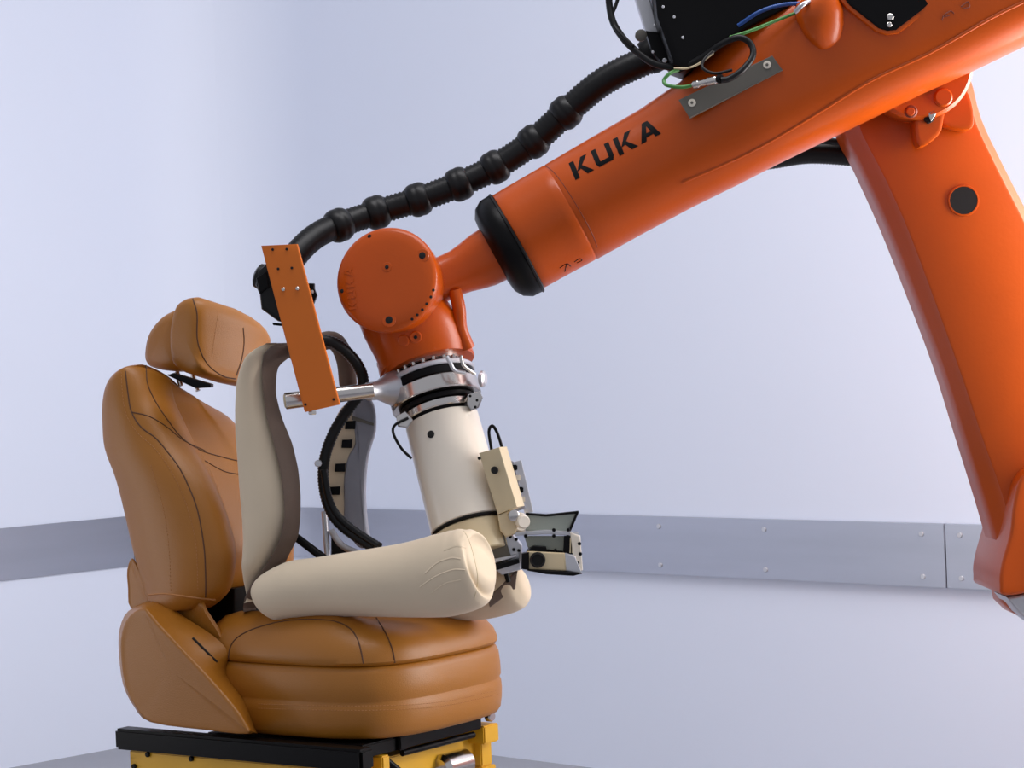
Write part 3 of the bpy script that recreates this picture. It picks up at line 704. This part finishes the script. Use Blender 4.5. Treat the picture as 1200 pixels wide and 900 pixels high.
# wrist housing drum: axis towards the camera, slightly left and up
wax = (-fw - rt * .28 + up * .14).normalized()
k = PX(5.05)
lathe('wrist_drum', WC - wax * .16, wax, [(0, 40 * k), (.01, 50 * k), (.09, 56 * k), (.10, 58.5 * k), (.125, 59 * k), (.13, 57 * k)], M_ORANGE, rob, n=64, angle=35)
capo = lathe('wrist_cap', WC - wax * .03, wax, [(0, 59 * k), (.003, 61 * k), (.020, 61.5 * k), (.026, 60 * k), (.030, 56 * k), (.033, 45 * k), (.0343, 30 * k), (.0348, 15 * k), (.035, 1 * k)], M_ORANGE, rob, n=72, angle=50)
lathe('cap_groove', WC - wax * .034, wax, [(0, 55 * k), (.001, 59.6 * k), (.003, 59.6 * k), (.004, 55 * k)], M_ORSEAM, rob, n=64)
tcap = bvh(capo)
for px, py, r in ((453.5, 313, 3), (495, 299.5, 5), (456, 375, 5.5), (433, 277, 2.5), (401, 341, 2.5)):
    h = cast(tcap, px, py)
    if h and r < 2.6: disc('rim_notch', h[0] - wax * .001, wax, r * k, .0015, M_HOLE, rob, 12)
    elif h:
        o = lathe('boss', h[0] - wax * .0008, wax, [(0, (r + 3) * k), (.0015, (r + 2.5) * k), (.0018, r * k)], M_ORANGE, rob, n=20)
        disc('cap_screw', h[0] + wax * .0006, wax, r * k * .8, .0015, M_HOLE, o, 12)
# body below the drum down to the flange
bod = [(455, 335, 5.10, 48, 36), (470, 360, 5.10, 55, 48), (484, 385, 5.105, 58, 55), (494, 405, 5.11, 56, 55), (500, 422, 5.115, 55, 55), (503, 432, 5.12, 54, 54)]
fdir = (P(557, 412, 5.1) - P(448, 446, 5.1)).normalized(); 
rings = []
for i, (x, y, d, a, b) in enumerate(bod):
    t = min(1, i / 3); dd = (rt * (1 - t) + (fdir * t)).normalized(); v2 = tax.cross(dd).normalized()
    kk = d / FPX; c = P(x, y, d)
    rings.append([c + dd * a * kk * math.cos(2 * math.pi * j / 48) + v2 * b * kk * math.sin(2 * math.pi * j / 48) for j in range(48)])
g = rings_mesh(rings); body = mesh_obj('wrist_body', g[0], g[1], M_ORANGE, rob, angle=50)
lathe('flange_seam', TA - tax * 26.5 * u_, tax, [(0, 50 * u_), (.5 * u_, 54.6 * u_), (2 * u_, 54.8 * u_), (2.5 * u_, 50 * u_)], M_ORSEAM, rob, n=56)
lathe('wrist_flange', TA - tax * 24 * u_, tax, [(0, 53 * u_), (1 * u_, 54.5 * u_), (15 * u_, 55 * u_), (16.5 * u_, 53 * u_), (17 * u_, 40 * u_)], M_ORANGE, rob, n=56)
tube('side_rib', [P(533, 340, 5.06), P(538, 362, 5.06), P(540, 385, 5.07), P(549, 408, 5.08)], PX(5, 8), M_ORANGE, rob)
tb2 = bvh(body)
for px, py in ((473, 399), (487, 395)):
    h = cast(tb2, px, py)
    if h: lathe('boss', h[0] - h[1] * .002, h[1], [(0, 7.5 * k), (.004, 7 * k), (.005, 6 * k), (.004, 3 * k)], M_ORANGE, rob, n=20)
    if h and px > 480: disc('plug', h[0] + h[1] * .002, h[1], 2.2 * k, .001, M_HOLE, rob, 10)
# row of small holes on the drum's rim
for px, py in ((508, 340), (505, 348), (500, 356), (495, 363), (489, 369), (483, 374)):
    h = cast(bvh(capo), px, py)
    if h: disc('rim_hole', h[0] - h[1] * .001, h[1], 1.8 * k, .0016, M_HOLE, rob, 8)
# panel joint lines
seam('joint_line', tf, [(639,194),(650,203),(664,222),(680,248),(694,274),(700,290)], .0009, M_ORSEAM, rob)
# lettering --------------------------------------------------------
def project_poly(quads, org, ex, ey, sx, sy, tree, off=.0012, div=5):
    """quads in letter space -> thin raised plates on the surface seen along the view"""
    gs = []
    for q in quads:
        top = []
        for i in range(div + 1):
            for j in range(div + 1):
                a, b = i / div, j / div
                x = (q[0][0] * (1 - a) + q[1][0] * a) * (1 - b) + (q[3][0] * (1 - a) + q[2][0] * a) * b
                y = (q[0][1] * (1 - a) + q[1][1] * a) * (1 - b) + (q[3][1] * (1 - a) + q[2][1] * a) * b
                px = org[0] + ex[0] * x * sx + ey[0] * y * sy; py = org[1] + ex[1] * x * sx + ey[1] * y * sy
                h = cast(tree, px, py, off)
                if not h: top = None; break
                top.append(h[0])
            if top is None: break
        if not top: continue
        fs = [(i * (div + 1) + j, (i + 1) * (div + 1) + j, (i + 1) * (div + 1) + j + 1, i * (div + 1) + j + 1) for i in range(div) for j in range(div)]
        gs.append((top, fs))
    return join(*gs) if gs else None
LET = {'K': [((0, 0), (.3, 0), (.3, 1), (0, 1)), ((.3, .40), (.78, 1), (1.18, 1), (.3, .02 + .5 * 0)) if False else ((.28, .36), (.75, 1), (1.15, 1), (.5, .40)), ((.42, .62), (.62, .62), (1.22, 0), (.80, 0))],
       'U': [((0, .2), (.3, .25), (.3, 1), (0, 1)), ((.85, .25), (1.15, .2), (1.15, 1), (.85, 1)), ((.12, 0), (1.03, 0), (1.03, .24), (.12, .24)), ((0, .22), (.12, 0), (.3, .24), (.3, .3)), ((1.15, .22), (1.03, 0), (.85, .24), (.85, .3))],
       'A': [((-.02, 0), (.33, 0), (.72, 1), (.45, 1)), ((.92, 0), (1.27, 0), (.80, 1), (.53, 1)), ((.3, .2), (.96, .2), (.88, .40), (.38, .40))]}
def word(name, text, org, ang, hgt, wid, gap, tree, m, parent, off=.001, wy=None):
    ex = (math.cos(ang), -math.sin(ang)); wy = ang + math.pi / 2 if wy is None else wy; ey = (math.cos(wy), -math.sin(wy)); x = 0
    for ch in text:
        g = project_poly(LET[ch], (org[0] + ex[0] * x, org[1] + ex[1] * x), ex, ey, wid, hgt, tree, off)
        if g: mesh_obj(name, g[0], g[1], m, parent, smooth=True)
        x += wid * 1.18 + gap
word('letter', 'KUKA', (674.5, 211), math.radians(28.5), 21, 20.5, 5.2, tf, M_BLK, rob, off=.0008, wy=math.radians(28.5 + 84))
word('cast_letter', 'KUKA', (419, 362), math.radians(97), 10, 8.5, 3, tcap, M_ORSEAM if False else M_ORANGE, rob, off=.0012)
# small cast glyph pieces under the arm
for pts in ([(656,314),(664,309),(669,312)], [(664,309),(662,318)], [(673,307),(679,303),(682,305),(676,308)]): seam('cast_mark', tf, pts, .0012, M_BLK, rob, k=4)
for pts in ([(1104,24),(1106,18),(1114,13),(1118,16)], [(1106,20),(1113,18)], [(1126,8),(1134,2),(1136,8),(1129,10)]): seam('cast_mark', tf, pts, .0014, M_ORSEAM, rob, k=4)
# ridge along the arm's lower side
seam('ridge', tf, [(800,214),(880,178),(950,138),(1020,95),(1090,62),(1160,22),(1200,2)], .004, M_ORANGE, rob, off=-.0018, n=10)
# conical boss on the arm
cb = P(963, 22, 4.84)
g = rings_mesh([sec(x, y, d, a, b, 2.2, n=36, dirn=(rt * .88 + up * .47) if False else (rt * .85 + up * .53)) for x, y, d, a, b in ((976,58,4.85,6,5),(974,52,4.845,15,12),(970,40,4.84,22,18),(965,26,4.835,27,24),(958,10,4.835,28,27),(955,2,4.84,27,27),(952,-6,4.845,23,24))])
mesh_obj('motor_boss', g[0], g[1], M_ORANGE, rob, angle=60)
tube('clip', [P(932, 14, 4.80), P(940, 6, 4.79), P(948, 2, 4.8)], PX(4.8, 3), M_ALU, rob)
# recessed black pocket
pk = [(985,-8),(996,6),(1030,33),(1040,36),(1050,35),(1080,12),(1100,-6),(1100,-30),(985,-30)]
h = cast(tf, 1040, 18); d0 = (h[0] - CAM).dot(fw)
pix_slab('pocket_rim', [(978,-8),(993,10),(1027,37),(1040,41),(1053,39),(1086,15),(1108,-6),(1108,-30),(978,-30)], d0 - .006, .03, M_ORANGE, rob, r=.003)
pix_slab('pocket_cover', pk, d0 - .009, .02, M_BLK, rob)
disc('screw', P(1043, 20, d0 - .010), -fw, PX(4.8, 4), .004, M_CHROME, rob, 12); disc('screw', P(1042, 29, d0 - .010), -fw, PX(4.8, 3), .003, M_CHROME, rob, 12)
# link arm -------------------------------------------------------
lk_out = [(985,140),(1010,196),(1040,262),(1075,350),(1105,430),(1130,510),(1155,590),(1172,650),(1190,720),(1330,720),(1310,560),(1270,420),(1225,295),(1176,195),(1150,140),(1126,70),(1060,40),(1000,70)]
lk_in = [(1004,140),(1038,212),(1066,276),(1098,362),(1126,440),(1150,512),(1174,580),(1190,640),(1205,715),(1318,712),(1300,562),(1264,424),(1220,300),(1171,200),(1145,145),(1122,78),(1060,55),(1010,85)]
nl = (fw - rt * .16).normalized() if False else fw
oL = P(1100, 350, 5.10); 
A = [PPL(x, y, oL, fw) for x, y in lk_in]; Bm = [PPL(x, y, P(1100, 350, 5.15), fw) for x, y in lk_out]; Bk = [p + fw * .12 for p in Bm]
f_ = lambda a: smooth_closed(a, 4)
Ar, Br, Kr = f_(A), f_(Bm), f_(Bk)
ax = fw
inn = offset_ring(Ar, ax, .006)
cA = sum(inn, V((0, 0, 0))) / len(inn)
lrings = [[p for p in inn], [p + fw * .002 - (p - p) for p in offset_ring(Ar, ax, .0015)], [p + fw * .006 for p in Ar]] + [[p.lerp(q2, t) for p, q2 in zip([x + fw * .006 for x in Ar], Br)] for t in (.3, .6, .85)] + [Br, [p.lerp(q2, .5) for p, q2 in zip(Br, Kr)], Kr]
g = rings_mesh(lrings, cap=False)
nvr = len(Ar); vs, fs = g; fs = list(fs) + [list(range(nvr)), list(range((len(lrings) - 1) * nvr, len(lrings) * nvr))]
link = mesh_obj('link_arm', vs, fs, M_ORANGE, rob, angle=40)
lathe('cable_port', P(1129, 235, 5.099), -fw, [(-.004, PX(5.1, 19)), (.003, PX(5.1, 18)), (.0035, PX(5.1, 16.5)), (.002, PX(5.1, 16))], M_ORANGE, rob)
lathe('port_hole', P(1129, 235, 5.098), -fw, [(0, PX(5.1, 16.2)), (.002, PX(5.1, 16.2))], M_HOLE, rob)
# elbow joint
lathe('elbow_drum', P(1062, 88, 5.18), -fw, [(0, PX(5, 60)), (.12, PX(5, 64)), (.125, PX(5, 65)), (.16, PX(5, 64)), (.17, PX(5, 60))], M_ORANGE, rob, n=64)
def ptube(name, pts, r, m): return tube(name, [P(*p) for p in pts], r, m, rob)
disc('eye_ring', P(1067, 131, 4.99), -fw, PX(5, 7.5), .012, M_ORSEAM, rob, 20)
disc('eye_bolt', P(1067, 131, 4.976), -fw, PX(5, 5), .004, M_ORANGE, rob, 20)
pix_slab('lug', [(1072,140),(1080,112),(1086,98),(1100,92),(1110,108),(1106,140),(1100,158),(1078,172)], 5.03, .06, M_ORANGE, rob, sm=True, k=3, r=.006)
pix_slab('lug', [(1112,104),(1122,96),(1136,110),(1142,138),(1136,152),(1110,148),(1102,140),(1106,118)], 5.05, .05, M_ORANGE, rob, sm=True, k=3, r=.006)
pix_slab('stop_block', [(1081,120),(1091,115),(1097,126),(1095,140),(1088,144),(1081,134)], 5.015, .02, M_HOLE, rob, sm=True, k=3, r=.003)
pix_slab('pin', [(1087,132),(1095,128),(1097,134),(1091,143)], 5.01, .02, M_CHROME, rob, r=.002)
disc('pivot_cap', P(1104, 115, 5.02), -fw, PX(5, 11), .02, M_ORANGE, rob, 24)
# shoulder, column and base (mostly beyond the frame)
sh = [(1240,540),(1200,556),(1188,590),(1184,625),(1174,662),(1172,685),(1180,698),(1240,690),(1330,690),(1370,600),(1330,540)]
pix_slab('shoulder_casting', sh, 5.03, .30, M_ORANGE, rob, sm=True, k=4, r=.008, seg=4)
sc2 = P(1400, 640, 5.3); ped = V((sc2.x + .12, sc2.y + .05, 0))
lathe('shoulder_drum', P(1340, 640, 5.42), -fw, [(0, .17), (.01, .18), (.48, .18), (.49, .17)], M_ORANGE, rob, n=48)
lathe('turret', V((ped.x, ped.y, .36)), Z, [(0, .30), (.02, .31), (.20, .28), (.55, .22), (.62, .16)], M_ORANGE, rob, n=48)
lathe('pedestal', V((ped.x, ped.y, 0)), Z, [(0, .36), (.03, .36), (.04, .30), (.34, .29), (.36, .28)], M_ALU, rob, n=48)
pix_slab('motor_housing', [(1180,700),(1230,690),(1290,740),(1250,760),(1196,720)], 5.06, .14, M_ALU, rob, r=.006)

# hose behind the link
bh = thing('rear_hose', P(945, 185, 5.3), 'black corrugated hose passing behind the robot elbow under the forearm', 'hose')
g = tube_g([P(835, 120, 5.34), P(846, 165, 5.34), P(870, 187, 5.32), P(905, 184, 5.32), P(950, 178, 5.32), P(1010, 182, 5.32), P(1060, 190, 5.34), P(1085, 150, 5.36)], 0, n=16, step=.0035, rfun=ridged(PX(5.3, 14), .0009, 0)); mesh_obj('corrugated_tube', g[0], g[1], M_BLACK, bh, angle=80)
tube('cable', [P(890, 182, 5.28), P(950, 165, 5.28), P(1010, 170, 5.28)], PX(5.3, 4), M_BLACK, bh)

# ------------------------------------------------------------------ grey plate on the arm
h1 = cast(tf, 811, 122); h2 = cast(tf, 899, 78); h3 = cast(tf, 855, 110)
gp = thing('mounting_strip', h3[0], 'dark grey metal strip with two white screws on the orange forearm', 'metal strip')
pnn = -(h1[1] + h2[1]).normalized(); pnn = (pnn * .6 + fw * .4).normalized()
dg = (h3[0] - CAM).dot(fw) - .012
o3 = P(855, 100, dg)
def onp(x, y, lift=0): return PPL(x, y, o3 - pnn * lift, pnn)
cn = [(795,117),(905,65),(917,82),(808,138)]
A = [onp(x, y) for x, y in cn]; puff('strip', A, [a + pnn * .012 for a in A], M_GREY, gp, sm=False, k=1, r=.001, seg=2)
for px, py in ((811, 120.5), (899, 76)):
    p = onp(px, py, .0); s = disc('screw', p, -pnn, PX(4.9, 4.6), .002, M_WHITE, gp, 20); disc('socket', p - pnn * .0018, -pnn, PX(4.9, 1.8), .001, M_GREY, s, 8)

# ------------------------------------------------------------------ black junction box on top of the arm
jb = thing('junction_box', P(850, 30, 4.98), 'black cable junction box with silver strip mounted over the forearm at the top edge', 'box')
pix_slab('box_body', [(761,-70),(770,20),(790,76),(806,82),(838,56),(876,32),(925,8),(960,-20),(960,-70)], 4.86, .16, M_BLK, jb, r=.004)
pix_slab('box_trim', [(742,-70),(744,-4),(757,38),(772,40),(762,0),(758,-70)], 4.95, .03, M_ALU, jb, r=.002)
pix_slab('box_flange', [(757,36),(772,38),(792,80),(786,84),(764,60)], 4.94, .03, M_BLK, jb, r=.002)
for px, py in ((777, 8), (767, 30), (790, 20), (765, 61), (800, 44), (768, 14)): disc('rivet', P(px, py, 4.858 if px > 772 else 4.938), -fw, PX(4.9, 1.7), .002, M_ALU, jb, 8)
lathe('hose_socket', P(762, 66, 5.13), P(735, 82, 5.135) - P(762, 66, 5.13), [(-.03, PX(5.1, 22)), (0, PX(5.1, 22)), (.012, PX(5.1, 20))], M_BLK, jb)
lathe('clip', P(751, 42, 4.95), -fw, [(0, PX(4.95, 7)), (.01, PX(4.95, 7)), (.012, PX(4.95, 5))], M_GREY, jb, n=14)
disc('screw', P(779, 71, 4.935), -fw, PX(4.9, 3), .004, M_ALU, jb, 8)
def cable(label, pts, rpx, m, cat='cable', name='cable', group=None):
    g = tube_g([P(*p) for p in pts], rpx * 4.9 / FPX, n=10, k=8); return tag(mesh_obj(name, g[0], g[1], m), label, cat, group)
cable('black cable bundle looping left of the junction box down to its lower corner', [(713,-20,4.92),(714,5,4.92),(719,27,4.91),(732,47,4.90),(748,62,4.89),(768,75,4.88),(795,80,4.88)], 4.2, M_BLACK)
cable('thin black cable branching off at the top left of the junction box', [(730,-20,4.93),(722,5,4.925),(717,20,4.915),(723,35,4.90),(742,54,4.885)], 2.2, M_BLACK)
cable('black cable loop lying on the forearm above the grey strip', [(795,82,4.88),(822,68,4.85),(845,52,4.82),(866,44,4.80),(880,52,4.80),(882,66,4.79),(870,82,4.78),(855,92,4.78),(845,94,4.78)], 3.8, M_BLACK)
cable('thin black inner cable loop above the grey strip', [(838,58,4.83),(825,70,4.82),(824,80,4.81),(838,86,4.80),(858,82,4.79)], 1.8, M_BLACK)
cable('green cable curving round to the silver plug by the grey strip', [(795,82,4.87),(785,86,4.86),(778,94,4.86),(782,100,4.85),(800,102,4.84),(815,99,4.83)], 2.2, M_GREEN)
cable('green and yellow cable running along the top of the forearm towards the conical boss', [(855,44,4.82),(880,36,4.82),(905,26,4.83),(935,14,4.84)], 2.0, M_GREEN)
cable('blue cable at the top edge beside the conical boss', [(865,30,4.86),(890,14,4.84),(915,6,4.84),(938,4,4.84)], 2.4, M_BLUE)
cable('pale yellow wire crossing under the junction box', [(790,80,4.86),(805,80,4.85),(820,74,4.84),(836,62,4.83)], 1.2, M_BEIGE)
plug = thing('cable_plug', P(830, 95, 4.80), 'small silver cable plug between the green cable and black loop', 'plug')
lathe('plug_body', P(812, 100, 4.83), P(846, 92, 4.79) - P(812, 100, 4.83), [(0, .006), (.004, .0085), (.014, .0085), (.016, .007), (.034, .007), (.037, .009), (.055, .009), (.058, .007)], M_CHROME, plug, n=16)
lathe('locking_ring', P(842, 93, 4.794), P(846, 92, 4.79) - P(812, 100, 4.83), [(0, .0095), (.008, .0095)], M_BLK, plug, n=16)
